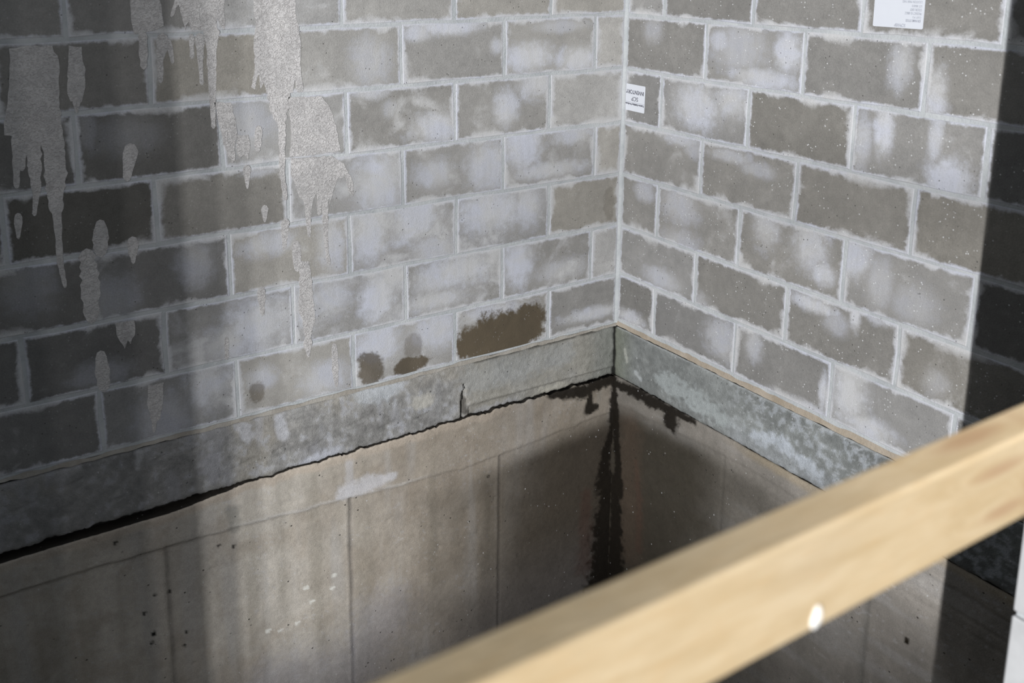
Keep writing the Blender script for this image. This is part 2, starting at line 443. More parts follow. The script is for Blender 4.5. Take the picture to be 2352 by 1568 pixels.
def block_mesh(hx, hz, depth, rnd, jit=.0028, bev=.0022):
    loop = []
    for (x, z) in ((-1, -1), (-.45, -1), (.1, -1), (.55, -1), (1, -1), (1, .1), (1, 1), (.5, 1), (-.05, 1), (-.5, 1), (-1, 1), (-1, -.1)):
        loop.append((x*hx+rnd.uniform(-jit, jit), z*hz+rnd.uniform(-jit, jit)))
    n = len(loop); vs = []; fs = []
    for (o, y) in ((-bev, 0), (0, bev*.75), (0, depth)):
        for (x, z) in loop:
            vs.append((x+(o if x > 0 else -o)*(abs(x) > .9*hx), y+(rnd.uniform(-.0006, .0006) if y == 0 else 0), z+(o if z > 0 else -o)*(abs(z) > .9*hz)))
    fs.append(tuple(range(n)))
    for k in range(2):
        for i in range(n):
            a, b = k*n+i, k*n+(i+1) % n
            fs.append((a, a+n, b+n, b))
    me = bpy.data.meshes.new('block'); me.from_pydata(vs, [], fs); me.update()
    return me


BLOCKS = []


def lay(side, parent, J, Z, T, umax, rows=14):
    for c in range(1, rows+1):
        zb = Z[c-1] if c-1 < len(Z) else Z[-1]+(c-len(Z))*H
        zt = Z[c] if c < len(Z) else Z[-1]+(c+1-len(Z))*H
        js = list(J.get(c, J[5] if c % 2 else J[6]))
        while js[-1] < umax: js.append(js[-1]+.4064)
        ed = [0.004]+js
        for i in range(len(ed)-1):
            u0, u1 = ed[i], min(ed[i+1], umax)
            if u1-u0 < .05: continue
            rnd = random.Random(c*101+i*7+(0 if side == 'L' else 5000))
            g = .0055
            hx = (u1-u0)/2-g; hz = (zt-zb)/2-g+.0005
            uc = (u0+u1)/2; zc = (zt+zb)/2
            me = block_mesh(hx, hz, .07, rnd)
            o = link('block', me, M_BLOCK, parent)
            off = rnd.uniform(-.0005, .0006)
            if side == 'L': o.location = (-uc, off, zc)
            else: o.location = (off, -uc, zc); o.rotation_euler = (0, 0, -math.pi/2)
            t = T.get(c, []); tt = t[i] if i < len(t) else (rnd.uniform(.5, .75), rnd.uniform(.1, .5), rnd.uniform(.1, .4))
            o['tone'] = float(tt[0]); o['warm'] = float(tt[1])*.72; o['haze'] = float(tt[2]); o['speck'] = .18 if side == 'L' else .75
            o['size'] = [hx, hz, rnd.uniform(1, 90)]
            for k in range(4): o['h%d' % k] = [0., 0., 0.]; o['hr%d' % k] = [10., 10., 0.]
            for k in range(3): o['d%d' % k] = [0., 0., 0.]; o['dr%d' % k] = [10., 10., 0.]
            BLOCKS.append((side, u0, u1, zb, zt, o, [0, 0]))


lay('L', wall_left, JL, ZL, TL, 4.22)
lay('R', wall_right, JR, ZR, TR, 2.14)
for lst, pre, mx, ix in ((HAZE, 'h', 4, 0), (DAMP, 'd', 3, 1)):
    for (side, px, py, rx, ry, s) in lst:
        u, v = (LP if side == 'L' else RP)(px, py)
        e = (LP if side == 'L' else RP)(px+rx, py); ru = max(abs(e[0]-u), .006)
        rv = ry/560
        for b in BLOCKS:
            if b[0] == side and b[1] <= u < b[2] and b[3] <= v < b[4] and b[6][ix] < mx:
                k = b[6][ix]; b[6][ix] += 1
                lx = u-(b[1]+b[2])/2
                if side == 'L': lx = -lx
                b[5]['%s%d' % (pre, k)] = [float(lx), float(v-(b[3]+b[4])/2), float(s)]
                b[5]['%sr%d' % (pre, k)] = [float(1/ru), float(1/rv), 0.]

# ------------------------------------------------------------------ dried grout drips on the left wall


def drip(shapes, strokes, seed, proud=.0010, label=None):
    rnd = random.Random(seed); bm = bmesh.new()
    polys = []
    for pl in shapes:
        P = [LP(*p) for p in pl]; out = []
        for i in range(len(P)):
            a, b = P[i], P[(i+1) % len(P)]
            L = math.hypot(a[0]-b[0], a[1]-b[1]); n = max(1, int(L/.012))
            for k in range(n):
                t = k/n; j = .0022 if k else .001
                out.append((a[0]+(b[0]-a[0])*t+rnd.uniform(-j, j), a[1]+(b[1]-a[1])*t+rnd.uniform(-j, j)))
        polys.append(out)
    for stx in strokes:
        P = [(LP(x, y), r/520) for x, y, r in stx]; l = []; r_ = []
        for i in range(len(P)-1):
            (a, ra), (b, rb) = P[i], P[i+1]
            L = math.hypot(a[0]-b[0], a[1]-b[1]); n = max(2, int(L/.012))
            for k in range(n + (i == len(P)-2)):
                t = k/n; rr = (ra+(rb-ra)*t)*(1+rnd.uniform(-.18, .18))
                cu = a[0]+(b[0]-a[0])*t; cv = a[1]+(b[1]-a[1])*t
                l.append((cu+rr, cv)); r_.append((cu-rr, cv))
        (e, re) = P[-1]
        tip = [(e[0]+re*.6, e[1]-re*.9), (e[0], e[1]-re*1.3), (e[0]-re*.6, e[1]-re*.9)]
        (s, rs) = P[0]
        top = [(s[0]-rs*.6, s[1]+rs*.9), (s[0], s[1]+rs*1.2), (s[0]+rs*.6, s[1]+rs*.9)]
        polys.append(l+tip+r_[::-1]+top)
    vin = []; fin = []
    for pl in polys:
        fin.append(list(range(len(vin), len(vin)+len(pl)))); vin += [Vector(p) for p in pl]
    vo, _, fo, _, _, _ = delaunay_2d_cdt(vin, [], fin, 1, 1e-5)
    top = [bm.verts.new((-v.x, -proud, v.y)) for v in vo]
    for f in fo: bm.faces.new([top[i] for i in f])
    bnd = [e for e in bm.edges if len(e.link_faces) == 1]
    low = {}
    for e in bnd:
        for v in e.verts:
            if v not in low: low[v] = bm.verts.new((v.co.x, .0042, v.co.z))
    for e in bnd:
        v0, v1 = e.verts; bm.faces.new((v0, v1, low[v1], low[v0]))
    bmesh.ops.delete(bm, geom=[v for v in bm.verts if not v.link_faces], context='VERTS')
    o = bm_obj('grout_drip', bm, M_DRIP, wall_left)
    if label: o['label'] = label
    return o


drip([[(20, 112), (70, 104), (120, 106), (136, 140), (134, 190), (140, 270), (148, 330), (152, 400), (142, 440), (118, 440), (105, 400), (100, 350), (92, 326), (88, 318), (80, 330), (70, 345), (60, 345), (45, 330), (35, 315), (10, 310), (8, 290), (18, 220), (22, 150)]],
     [[(38, 310, 7), (38, 370, 5), (38, 425, 4)], [(52, 330, 8), (50, 385, 4)], [(72, 330, 6), (72, 380, 5)], [(82, 310, 8), (80, 400, 8), (84, 440, 5), (79, 490, 3)],
      [(128, 400, 17), (127, 450, 11), (133, 520, 5), (138, 600, 4), (149, 655, 3)]], 1, label='wide pale grout run ending in several long drips')
drip([[(158, 105), (188, 108), (190, 140), (197, 160), (195, 200), (188, 235), (180, 232), (176, 250), (174, 235), (162, 232), (155, 215), (156, 160)]], [[(176, 235, 5), (176, 256, 2)]], 2)
drip([[(298, -60), (352, -60), (372, 20), (376, 60), (340, 73), (308, 78), (302, 50)]], [[(328, 84, 7), (330, 150, 5)]], 3)
drip([], [[(374, 96, 11), (368, 140, 5), (369, 185, 3)], [(388, 100, 5), (396, 140, 3)]], 4)
drip([[(400, -60), (528, -60), (514, 20), (516, 68), (507, 60), (500, 40), (495, 72), (440, 70), (432, 50), (425, 70), (418, 40), (410, 10), (395, 40), (391, 36), (400, 5)]],
     [[(440, 85, 4), (441, 130, 3)], [(459, 88, 7), (460, 140, 4), (463, 190, 3)], [(486, 74, 11), (486, 140, 7), (488, 220, 5), (490, 290, 3)]], 5)
drip([[(588, -60), (682, -60), (678, 20), (690, 90), (690, 150), (696, 210), (684, 212), (678, 185), (672, 212), (640, 214), (612, 214), (606, 190), (598, 205), (594, 170), (585, 206), (577, 200), (585, 150), (582, 90), (588, 60), (582, 20)]],
     [[(640, 214, 20), (642, 262, 12), (648, 290, 6), (648, 350, 5), (648, 400, 5), (656, 455, 3)]], 6, label='broad bright grout run from the top of the wall')
drip([[(662, 222), (740, 222), (755, 240), (772, 290), (782, 345), (740, 352), (700, 358), (666, 360), (668, 300)]], [], 7)
drip([[(668, 364), (760, 358), (790, 376), (812, 420), (811, 452), (800, 440), (792, 405), (775, 410), (765, 440), (757, 470), (751, 430), (741, 440), (730, 430), (722, 450), (715, 480), (707, 488), (700, 460), (690, 455), (680, 430), (668, 400)]],
     [[(708, 450, 8), (708, 500, 5), (710, 540, 3)], [(745, 440, 8), (747, 500, 5), (749, 560, 3), (755, 605, 3)], [(733, 430, 5), (733, 490, 3)], [(655, 512, 7), (653, 572, 3)]], 8)
drip([[(492, 235), (530, 235), (540, 270), (545, 310), (538, 340), (540, 368), (533, 374), (522, 350), (512, 330), (505, 290)], [(545, 310), (570, 310), (574, 340), (570, 366), (560, 355), (550, 365), (543, 340)]],
     [[(594, 300, 7), (592, 340, 5)], [(567, 388, 6), (568, 430, 2)], [(608, 480, 6), (608, 505, 3)]], 9)
drip([[(690, 598), (710, 600), (716, 640), (720, 690), (724, 738), (718, 752), (712, 785), (704, 785), (697, 755), (695, 735), (686, 718), (687, 650)]], [[(680, 565, 8), (683, 612, 7)], [(707, 785, 8), (708, 815, 3)]], 10, label='isolated tongue of pale grout')
drip([[(265, 742), (308, 735), (310, 768), (300, 790), (293, 780), (286, 800), (276, 785), (268, 770)]], [], 11)
drip([[(340, 885), (376, 878), (374, 915), (368, 960), (358, 970), (346, 962), (338, 930)]], [[(354, 962, 5), (354, 990, 2)]], 12)
drip([], [[(231, 520, 9), (231, 568, 12)], [(305, 560, 10), (306, 600, 3)], [(232, 820, 9), (238, 880, 11)], [(42, 500, 6), (42, 545, 2)]], 13)
drip([], [[(768, 795, 5), (770, 850, 6), (773, 885, 3)], [(600, 670, 8), (603, 720, 3)], [(520, 780, 4), (521, 820, 3)]], 14)
drip([], [[(200, 590, 11), (207, 640, 13), (210, 722, 11)]], 15)
drip([], [[(300, 350, 12), (292, 405, 6)]], 16)

# ------------------------------------------------------------------ poured concrete below the blocks


def d_stroke(u, v, pts):
    """distance field (in radii) to a stroke with changing radius; pts = (u, v, r) in metres"""
    best = np.full(u.shape, 99.0)
    for (a, b) in zip(pts[:-1], pts[1:]):
        du, dv = b[0]-a[0], b[1]-a[1]; L2 = du*du+dv*dv+1e-9
        t = np.clip(((u-a[0])*du+(v-a[1])*dv)/L2, 0, 1)
        d = np.hypot(u-(a[0]+du*t), v-(a[1]+dv*t))/(a[2]+(b[2]-a[2])*t)
        best = np.minimum(best, d)
    return best


def PX(side, lst):
    f = LP if side == 'L' else RP
    out = []
    for (x, y, r) in lst:
        u, v = f(x, y); out.append((u, v, r/520))
    return out


def stroke(side, u, v, lst, soft=.35, nz=.5, seed=1):
    d = d_stroke(u, v, PX(side, lst)) + (vn(u, v, 60, seed, 3)-.5)*nz*1.6
    return 1-sst(d, 1-soft, 1+soft)


def over(c, m, col):
    return c*(1-m[..., None])+np.array(col)*m[..., None]


def sheet(name, side, u0, u1, vt, vb, step, depth, paint, mat, back=.12):
    """solid poured face as a fine height field: vt/vb give the top and bottom edges along u"""
    nu = int((u1-u0)/step)+1
    us = np.linspace(u0, u1, nu); t = vt(us); b = vb(us)
    nv = int(np.max(t-b)/step)+1
    K = np.linspace(0, 1, nv)
    U = np.repeat(us[None, :], nv, 0); V = t[None, :]*(1-K[:, None])+b[None, :]*K[:, None]
    D = depth(U, V, (t[None, :]-V), (V-b[None, :]))
    col, wet = paint(U, V, (t[None, :]-V), (V-b[None, :]))
    U2 = np.vstack([U[:1], U[:1], U, U[-1:]]); V2 = np.vstack([V[:1], V[:1], V, V[-1:]])
    D2 = np.vstack([np.full((1, nu), -back), D[:1]-.004, D, np.full((1, nu), -back)])
    col = np.vstack([col[:1]*.05, col[:1]*.10, col, col[-1:]*.15]); wet = np.vstack([wet[:1], wet[:1], wet, wet[-1:]])  # edge rows turned near-black: shade inside the open joint painted in
    if side == 'L': P = np.stack([-U2, -D2, V2], -1)
    else: P = np.stack([-D2, -U2, V2], -1)
    n2 = nv+3; P = P.reshape(-1, 3)
    i = np.arange((n2-1)*(nu-1)); r = i//(nu-1); c = i % (nu-1)
    a = r*nu+c
    F = np.stack([a, a+1, a+nu+1, a+nu], 1) if side == 'R' else np.stack([a, a+nu, a+nu+1, a+1], 1)
    if side == 'L': F = F[:, ::-1]
    else: F = F[:, ::-1]
    me = bpy.data.meshes.new(name)
    me.from_pydata(P.tolist(), [], F.tolist()); me.update()
    ca = me.attributes.new('stain_and_shade', 'FLOAT_COLOR', 'POINT')
    cc = np.concatenate([col.reshape(-1, 3), np.ones((len(P), 1))], 1).astype(np.float32)
    ca.data.foreach_set('color', cc.ravel())
    wa = me.attributes.new('wet', 'FLOAT', 'POINT'); wa.data.foreach_set('value', wet.ravel().astype(np.float32))
    me.polygons.foreach_set('use_smooth', np.ones(len(F), bool))
    o = link(name, me, mat)
    # make sure the faces look into the shaft
    nrm = me.polygons[len(me.polygons)//2].normal
    if (side == 'L' and nrm.y > 0) or (side == 'R' and nrm.x > 0): me.flip_normals()
    return o


# edge beam (band) left -------------------------------------------------
def jag(u, s, a=.006):
    return (vn(u, u*0, 28, s, 3)-.5)*2*a+(vn(u, u*0, 110, s+3, 2)-.5)*a*.9


def bandL_b(u): return -.221+.006*(u/2.3)*-1+jag(u, 4, .0075)
def bandL_t(u): return -.013-.004*sst(u, 1.2, 2.3)+jag(u, 14, .0012)


def bandL_d(U, V, dt, db):
    d = .004+(vn(U, V, 9, 21, 3)-.5)*.003+(vn(U, V, 70, 22, 2)-.5)*.0022
    d = d-.006*np.exp(-dt/.004)-.006*np.exp(-db/.006)
    crack = np.abs(U-(.722+(vn(V, V*0, 25, 5, 3)-.5)*.035)) < .005
    d = np.where(crack & (V < -.09), d-.012, d)
    # the smoother inner stretch has a lip line near its bottom
    lip = (U < .70)*np.exp(-((V+.175+.02*(.35-U))/.006)**2)
    d = d+lip*.004-(U < .70)*sst(-V, .178, .186)*.006
    for (a, b, c) in [(.9+.13*k, -.05-.14*_hash(k, 3, 5), .0) for k in range(12)]:
        line = np.exp(-((V-b-(U-a)*-.25)/.003)**2)*(np.abs(U-a) < .035)
        d = d-line*.004
    return d


def bandL_c(U, V, dt, db):
    n = vn(U, V, 6, 31, 4); m = vn(U, V, 40, 32, 3)
    c = np.array([.255, .248, .235])*(.62+.7*n)[..., None]*(.6+.8*m)[..., None]*(.8+.4*vn(U, V, 150, 37, 2))[..., None]
    c = over(c, sst(n, .5, .75)*.5, (.24, .215, .17))
    c = over(c, sst(m, .58, .78)*.55*sst(U, .65, .8), (.36, .365, .39))
    c = over(c, sst(vn(U, V, 18, 33, 3, 1, .3), .55, .75)*.45*sst(U, .7, 1.0), (.34, .34, .36))
    c = over(c, (1-sst(U, .60, .75))*.45, (.245, .238, .208))
    c = over(c, (1-sst(U, .0, .22))*.5, (.13, .145, .125))
    c = over(c, sst(U, 1.45, 1.7)*.35, (.13, .13, .128))
    for s, st_, k, cl in [(1, [(760, 1050, 20), (700, 1068, 12)], .8, (.42, .43, .47)), (2, [(640, 960, 10), (650, 1000, 9)], .8, (.42, .42, .44)), (3, [(560, 985, 12), (570, 1000, 12)], .7, (.4, .4, .42)),
                          (4, [(890, 890, 26), (830, 905, 18)], .7, (.42, .44, .46)), (5, [(960, 920, 16), (985, 915, 10)], .7, (.45, .43, .38)), (6, [(318, 1040, 7), (315, 1075, 3)], .8, (.34, .34, .34)),
                          (7, [(1080, 870, 30), (1300, 810, 22)], .4, (.32, .33, .33)), (8, [(480, 1060, 20), (490, 1090, 14)], .5, (.28, .28, .30)), (9, [(1240, 905, 14), (1300, 890, 12)], .5, (.42, .40, .34)),
                          (10, [(1060, 905, 5), (1065, 945, 7)], .8, (.05, .045, .04)), (11, [(1100, 955, 14), (1180, 925, 12)], .5, (.38, .38, .40)), (12, [(1110, 805, 40), (1250, 790, 40)], .2, (.13, .12, .09))]:
        c = over(c, stroke('L', U, V, st_, .45, .8, 40+s)*k, cl)
    # dark seep line under the damp block and along the very corner
    c = over(c, np.clip((1-sst(dt, .001, .012))*((U < .72))*sst(vn(U, U*0, 20, 8, 2), .25, .5), 0, 1)*.9, (.035, .032, .025))
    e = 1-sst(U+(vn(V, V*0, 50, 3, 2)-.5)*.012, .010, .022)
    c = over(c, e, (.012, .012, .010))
    c = over(c, (1-sst(db, .0, .012))*.5*(U < .5), (.05, .045, .035))
    return c, e*.8


trim_1 = sheet('trim_1', 'L', -.02, 4.22, bandL_t, bandL_b, .0055, bandL_d, bandL_c, M_BAND, .15)
tag(trim_1, 'rough grey concrete edge beam under the block wall left of the corner', kind='structure')


def bandR_b(u): return -.219-.006*sst(u, .3, 1.2)+jag(u, 54, .0035)
def bandR_t(u): return -.013+jag(u, 64, .0012)


def bandR_d(U, V, dt, db):
    d = .011+(vn(U, V, 8, 71, 3)-.5)*.004+(vn(U, V, 70, 72, 2)-.5)*.0018
    return d-.006*np.exp(-dt/.004)-.006*np.exp(-db/.006)


def bandR_c(U, V, dt, db):
    n = vn(U, V, 7, 81, 4); m = vn(U, V, 55, 82, 4)
    c = np.array([.165, .172, .165])*(.5+.95*n)[..., None]*(.7+.6*m)[..., None]
    c = over(c, (1-sst(U, .0, .15))*.6, (.14, .15, .10))
    c = over(c, sst(m, .5, .7)*.5*sst(U, .5, .9), (.36, .38, .41))
    c = over(c, (vn(U, V, 120, 85, 2, .4, 1.5) > .74)*.28*sst(U, .35, .8), (.45, .46, .48))
    c = over(c, stroke('R', U, V, [(1440, 800, 4), (1445, 830, 4)], .4, .8, 90)*.5, (.45, .45, .40))
    c = over(c, stroke('R', U, V, [(1520, 870, 14), (1560, 890, 24), (1620, 930, 20), (1680, 970, 9)], .6, 1.5, 91)*.65, (.33, .355, .35))
    c = over(c, stroke('R', U, V, [(1465, 855, 6), (1475, 868, 6)], .5, 1.0, 92)*.7, (.38, .40, .40))
    c = over(c, stroke('R', U, V, [(1740, 1000, 10), (1790, 1010, 14), (1880, 1085, 12)], .6, 1.5, 93)*.7, (.42, .45, .49))
    c = over(c, stroke('R', U, V, [(1700, 1000, 22), (1900, 1120, 26)], .7, .5, 94)*.4, (.26, .27, .28))
    c = over(c, (1-sst(dt, .0, .006))*.6, (.42, .43, .42))
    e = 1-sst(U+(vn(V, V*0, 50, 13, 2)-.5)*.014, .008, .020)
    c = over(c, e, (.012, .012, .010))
    return c, e*.8


trim_2 = sheet('trim_2', 'R', -.02, 2.36, bandR_t, bandR_b, .0055, bandR_d, bandR_c, M_BAND, .15)
tag(trim_2, 'mottled blue-grey concrete edge beam under the block wall right of the corner', kind='structure')

# pit walls ----------------------------------------------------------------
PITZ = -1.62
FJ = [.56, 1.186, 1.815, 2.44]


def pitL_t(u): return bandL_b(u)*(1-sst(u, 1.45, 1.8))+(-.2245-.006*(u/2.3))*sst(u, 1.45, 1.8)-.0022-.0215*sst(u, 1.5, 1.8)+jag(u, 104, .0018)


def lineL(u): return np.interp(u, [0, .07, .73, 1.21, 1.79, 2.29, 3.4], [-.376, -.379, -.420, -.392, -.362, -.356, -.356])+(vn(u, u*0, 14, 6, 3)-.5)*.012


def pitL_d(U, V, dt, db):
    l = lineL(U)
    d = .004+(vn(U, V, 5, 121, 3)-.5)*.003+(vn(U, V, 60, 122, 2)-.5)*.0014
    d = d+.0065*(1-sst(l-V, -.002, .006))          # upper lift stands a little proud of the lower pour
    d = d-.0015*np.exp(-dt/.003)
    for f in FJ:
        q = U-f-(vn(V, V*0, 6, 9, 2)-.5)*.006
        d = d-.004*np.exp(-(q/.004)**2)*(V < l)+.002*np.exp(-((q-.010)/.005)**2)*(V < l)
    d = np.where(vn(U, V, 90, 125, 1) > .965, d-.004, d)
    return d


def pitL_c(U, V, dt, db):
    n = vn(U, V, 4.5, 131, 4); m = vn(U, V, 30, 132, 4); s = vn(U, V, 16, 133, 3, 1, .10)
    l = lineL(U)
    c = np.array([.43, .395, .345])*(.72+.5*n)[..., None]
    c = over(c, (1-sst(U+(n-.5)*.5, .9, 1.5))*.55, (.25, .205, .155))
    c = over(c, sst(vn(U, V, 11, 137, 4), .5, .72)*.35, (.26, .215, .165))
    c = over(c, sst(s, .52, .78)*.35, (.40, .39, .38))
    c = over(c, sst(1-s, .55, .8)*.35, (.20, .18, .14))
    c = over(c, (vn(U, V, 95, 139, 2, .6, 1.4) > .76)*.25*sst(n, .4, .6), (.48, .48, .50))
    # tan dusty strip at the top of the pour
    c = over(c, (1-sst(dt+(m-.5)*.014, .018, .036))*.8*sst(U, .4, .7), (.41, .35, .285))
    # pale fringe on the pour line
    c = over(c, np.exp(-((V-l-.004)/.006)**2)*.55*sst(U, .8, 1.0)*(1-sst(U, 1.5, 1.8)), (.50, .48, .46))
    c = over(c, np.exp(-((V-l)/.0035)**2)*.6*sst(U, 1.3, 1.8), (.12, .11, .09))
    c = over(c, stroke('L', U, V, [(785, 1130, 13), (850, 1105, 14), (900, 1090, 7)], .5, .8, 141)*.8, (.50, .49, .50))
    c = over(c, stroke('L', U, V, [(800, 1060, 8), (800, 1130, 8)], .5, .8, 142)*.5, (.48, .47, .48))
    # form joints
    for f in FJ:
        q = np.abs(U-f-(vn(V, V*0, 6, 9, 2)-.5)*.006)
        c = over(c, np.exp(-(q/.009)**2)*(V < l)*(.35+.5*vn(V, V*0, 14, 7, 2)), (.11, .10, .09))
    # general greying of the lower left, violet film low down
    c = over(c, sst(U, 1.5, 1.9)*.30, (.17, .155, .13))
    c = over(c, stroke('L', U, V, [(880, 1420, 60), (820, 1530, 60), (620, 1560, 40)], .8, .7, 143)*.35, (.30, .30, .345))
    c = over(c, stroke('L', U, V, [(530, 1170, 12), (540, 1210, 9)], .5, .7, 144)*.5, (.17, .17, .15))
    for k, (x, y) in enumerate([(640, 1447), (613, 1448), (700, 1350), (713, 1380), (680, 1430), (760, 1350), (765, 1320)]):
        c = over(c, stroke('L', U, V, [(x, y, 3.5), (x+5, y-3, 3)], .3, .4, 150+k)*.9, (.62, .61, .56))
    for k, (x, y) in enumerate([(262, 1243), (354, 1365), (388, 1357), (351, 1452), (353, 1456), (347, 1475), (427, 1450), (423, 1480), (330, 1408), (500, 1252), (535, 1254), (1120, 1093)]):
        c = over(c, stroke('L', U, V, [(x, y, 3.0), (x+2, y-2, 2.4)], .3, .1, 170+k), (.012, .011, .010))
    # damp browning towards the corner
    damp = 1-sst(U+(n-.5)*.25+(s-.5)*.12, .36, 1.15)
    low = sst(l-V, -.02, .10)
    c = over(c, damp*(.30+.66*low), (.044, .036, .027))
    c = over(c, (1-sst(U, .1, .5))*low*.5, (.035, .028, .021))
    c = over(c, sst(-V, .75, 1.2)*.5, (.13, .12, .115))  # darker with depth: shade below the sill painted into the colour
    W = np.zeros_like(U)
    for k, st_ in enumerate([[(1409, 870, 12), (1406, 1000, 9)], [(1400, 1000, 9), (1387, 1060, 13), (1383, 1110, 18)], [(1396, 1100, 20), (1390, 1200, 32), (1386, 1330, 40), (1370, 1480, 50)], [(1262, 905, 7), (1330, 897, 14), (1400, 868, 12)], [(1352, 905, 6), (1348, 938, 12), (1365, 932, 8)]]):
        W = np.maximum(W, stroke('L', U, V, st_, .55, .8, 190+k))
    W = np.clip(W*1.5, 0, 1); c = over(c, W*.96, (.010, .008, .006))
    c = over(c, stroke('L', U, V, [(1345, 1130, 12), (1340, 1300, 20)], .7, .8, 198)*.35, (.05, .022, .016))
    c = over(c, stroke('L', U, V, [(1375, 900, 7), (1372, 920, 6)], .5, .6, 199)*.6, (.22, .20, .17))
    return c, W


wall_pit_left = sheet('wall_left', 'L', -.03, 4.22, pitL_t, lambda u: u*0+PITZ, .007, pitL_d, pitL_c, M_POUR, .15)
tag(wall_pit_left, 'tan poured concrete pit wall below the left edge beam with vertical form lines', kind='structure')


def pitR_t(u): return -.2225-.008*sst(u, .3, 1.2)+jag(u, 204, .0018)


def lineR(u): return np.interp(u, [0, .1, .67, 1.0, 1.5, 2.1], [-.345, -.33, -.292, -.302, -.300, -.300])+(vn(u, u*0, 14, 26, 3)-.5)*.010


def pitR_d(U, V, dt, db):
    l = lineR(U)
    d = .003+(vn(U, V, 5, 221, 3)-.5)*.005+(vn(U, V, 60, 222, 2)-.5)*.0014
    d = d+.005*(1-sst(l-V, -.004, .008))-.004*np.exp(-dt/.004)
    for f in (.60, 1.21, 1.82):
        d = d-.003*np.exp(-((U-f)/.005)**2)*(V < l)
    g = np.exp(-((V+.36+(U-1.2)*.03)/.004)**2)*(U > .8)+np.exp(-((V+.40+(U-1.2)*.03)/.004)**2)*(U > .95)
    return d-.003*g


def pitR_c(U, V, dt, db):
    n = vn(U, V, 5, 231, 4); m = vn(U, V, 30, 232, 4); s = vn(U, V, 16, 233, 3, 1, .12); h = vn(U, V, 8, 234, 3, .35, 3)
    l = lineR(U)
    c = np.array([.235, .215, .190])*(.66+.6*n)[..., None]
    c = over(c, sst(h, .5, .75)*.35, (.32, .31, .30))
    c = over(c, sst(s, .55, .8)*.3, (.15, .14, .12))
    c = over(c, (vn(U, V, 90, 239, 2, .5, 1.2) > .80)*.22*sst(U, .9, 1.2), (.46, .46, .47))
    c = over(c, (1-sst(dt+(m-.5)*.02, .012, .04))*.5*sst(U, .55, .8), (.30, .24, .155))
    c = over(c, np.exp(-((U-1.21)/.012)**2)*(V < l)*.4, (.10, .10, .09))
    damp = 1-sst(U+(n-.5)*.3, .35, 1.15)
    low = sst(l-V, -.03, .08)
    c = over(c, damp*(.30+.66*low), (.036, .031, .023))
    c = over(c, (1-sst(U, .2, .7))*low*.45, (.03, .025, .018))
    W = np.zeros_like(U)
    for k, st_ in enumerate([[(1420, 880, 8), (1445, 892, 10), (1500, 920, 12), (1600, 968, 5)], [(1545, 950, 18), (1545, 975, 15)], [(1412, 870, 11), (1414, 960, 12), (1421, 1060, 9), (1424, 1130, 12)],
                             [(1414, 1100, 14), (1416, 1280, 22), (1410, 1420, 30)]]):
        W = np.maximum(W, stroke('R', U, V, st_, .55, .8, 290+k))
    c = over(c, stroke('R', U, V, [(1462, 1060, 5), (1470, 1150, 10), (1468, 1260, 9)], .8, .8, 298)*.35, (.055, .026, .019))
    c = over(c, stroke('R', U, V, [(1450, 980, 30), (1440, 1250, 40)], .8, .6, 297)*.3, (.085, .055, .038))
    W = np.clip(W*1.5, 0, 1); c = over(c, W*.96, (.010, .008, .006))
    c = over(c, stroke('R', U, V, [(2083, 1466, 4), (2084, 1474, 3)], .3, .3, 299), (.02, .015, .01))
    return c, W


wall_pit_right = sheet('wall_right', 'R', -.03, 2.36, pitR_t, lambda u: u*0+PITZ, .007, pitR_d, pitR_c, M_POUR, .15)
tag(wall_pit_right, 'dark damp poured concrete pit wall below the right edge beam', kind='structure')

# backing coloured as shade behind the ragged joints so that the cracks read black, pit floor, shaft sides
M_DARK = make_plain('painted_joint_shade', (.03, .028, .025), .95, .1)
bm = bmesh.new(); add_box(bm, -4.22, .16, .045, .16, -.30, -.01); add_box(bm, .045, .16, -2.34, .045, -.30, -.01)
o = bm_obj('trim_3', bm, M_DARK); tag(o, 'near-black backing painted as shade behind the open joint under the edge beams', kind='structure')
bm = bmesh.new(); add_box(bm, -4.3, .1, -2.4, .1, PITZ-.15, PITZ+.01)
o = bm_obj('floor', bm, M_SLAB); tag(o, 'shadowed concrete floor at the bottom of the shaft pit', kind='structure')
bm = bmesh.new(); add_box(bm, -4.4, -4.22, -2.36, .2, PITZ, TOPZ)
o = bm_obj('wall_side', bm, M_SLAB); tag(o, 'plain shaft wall opposite the right-hand block wall', kind='structure')
bm = bmesh.new(); add_box(bm, -4.4, .2, -2.56, -2.36, PITZ, -.06)
o = bm_obj('wall_front', bm, M_SLAB); tag(o, 'pit wall below the shaft opening', kind='structure')
bm = bmesh.new(); add_box(bm, -11.0, 1.5, -9.5, -2.36, -.24, -.05)
o = bm_obj('floor', bm, M_SLAB); tag(o, 'concrete landing floor in front of the shaft opening', kind='structure')

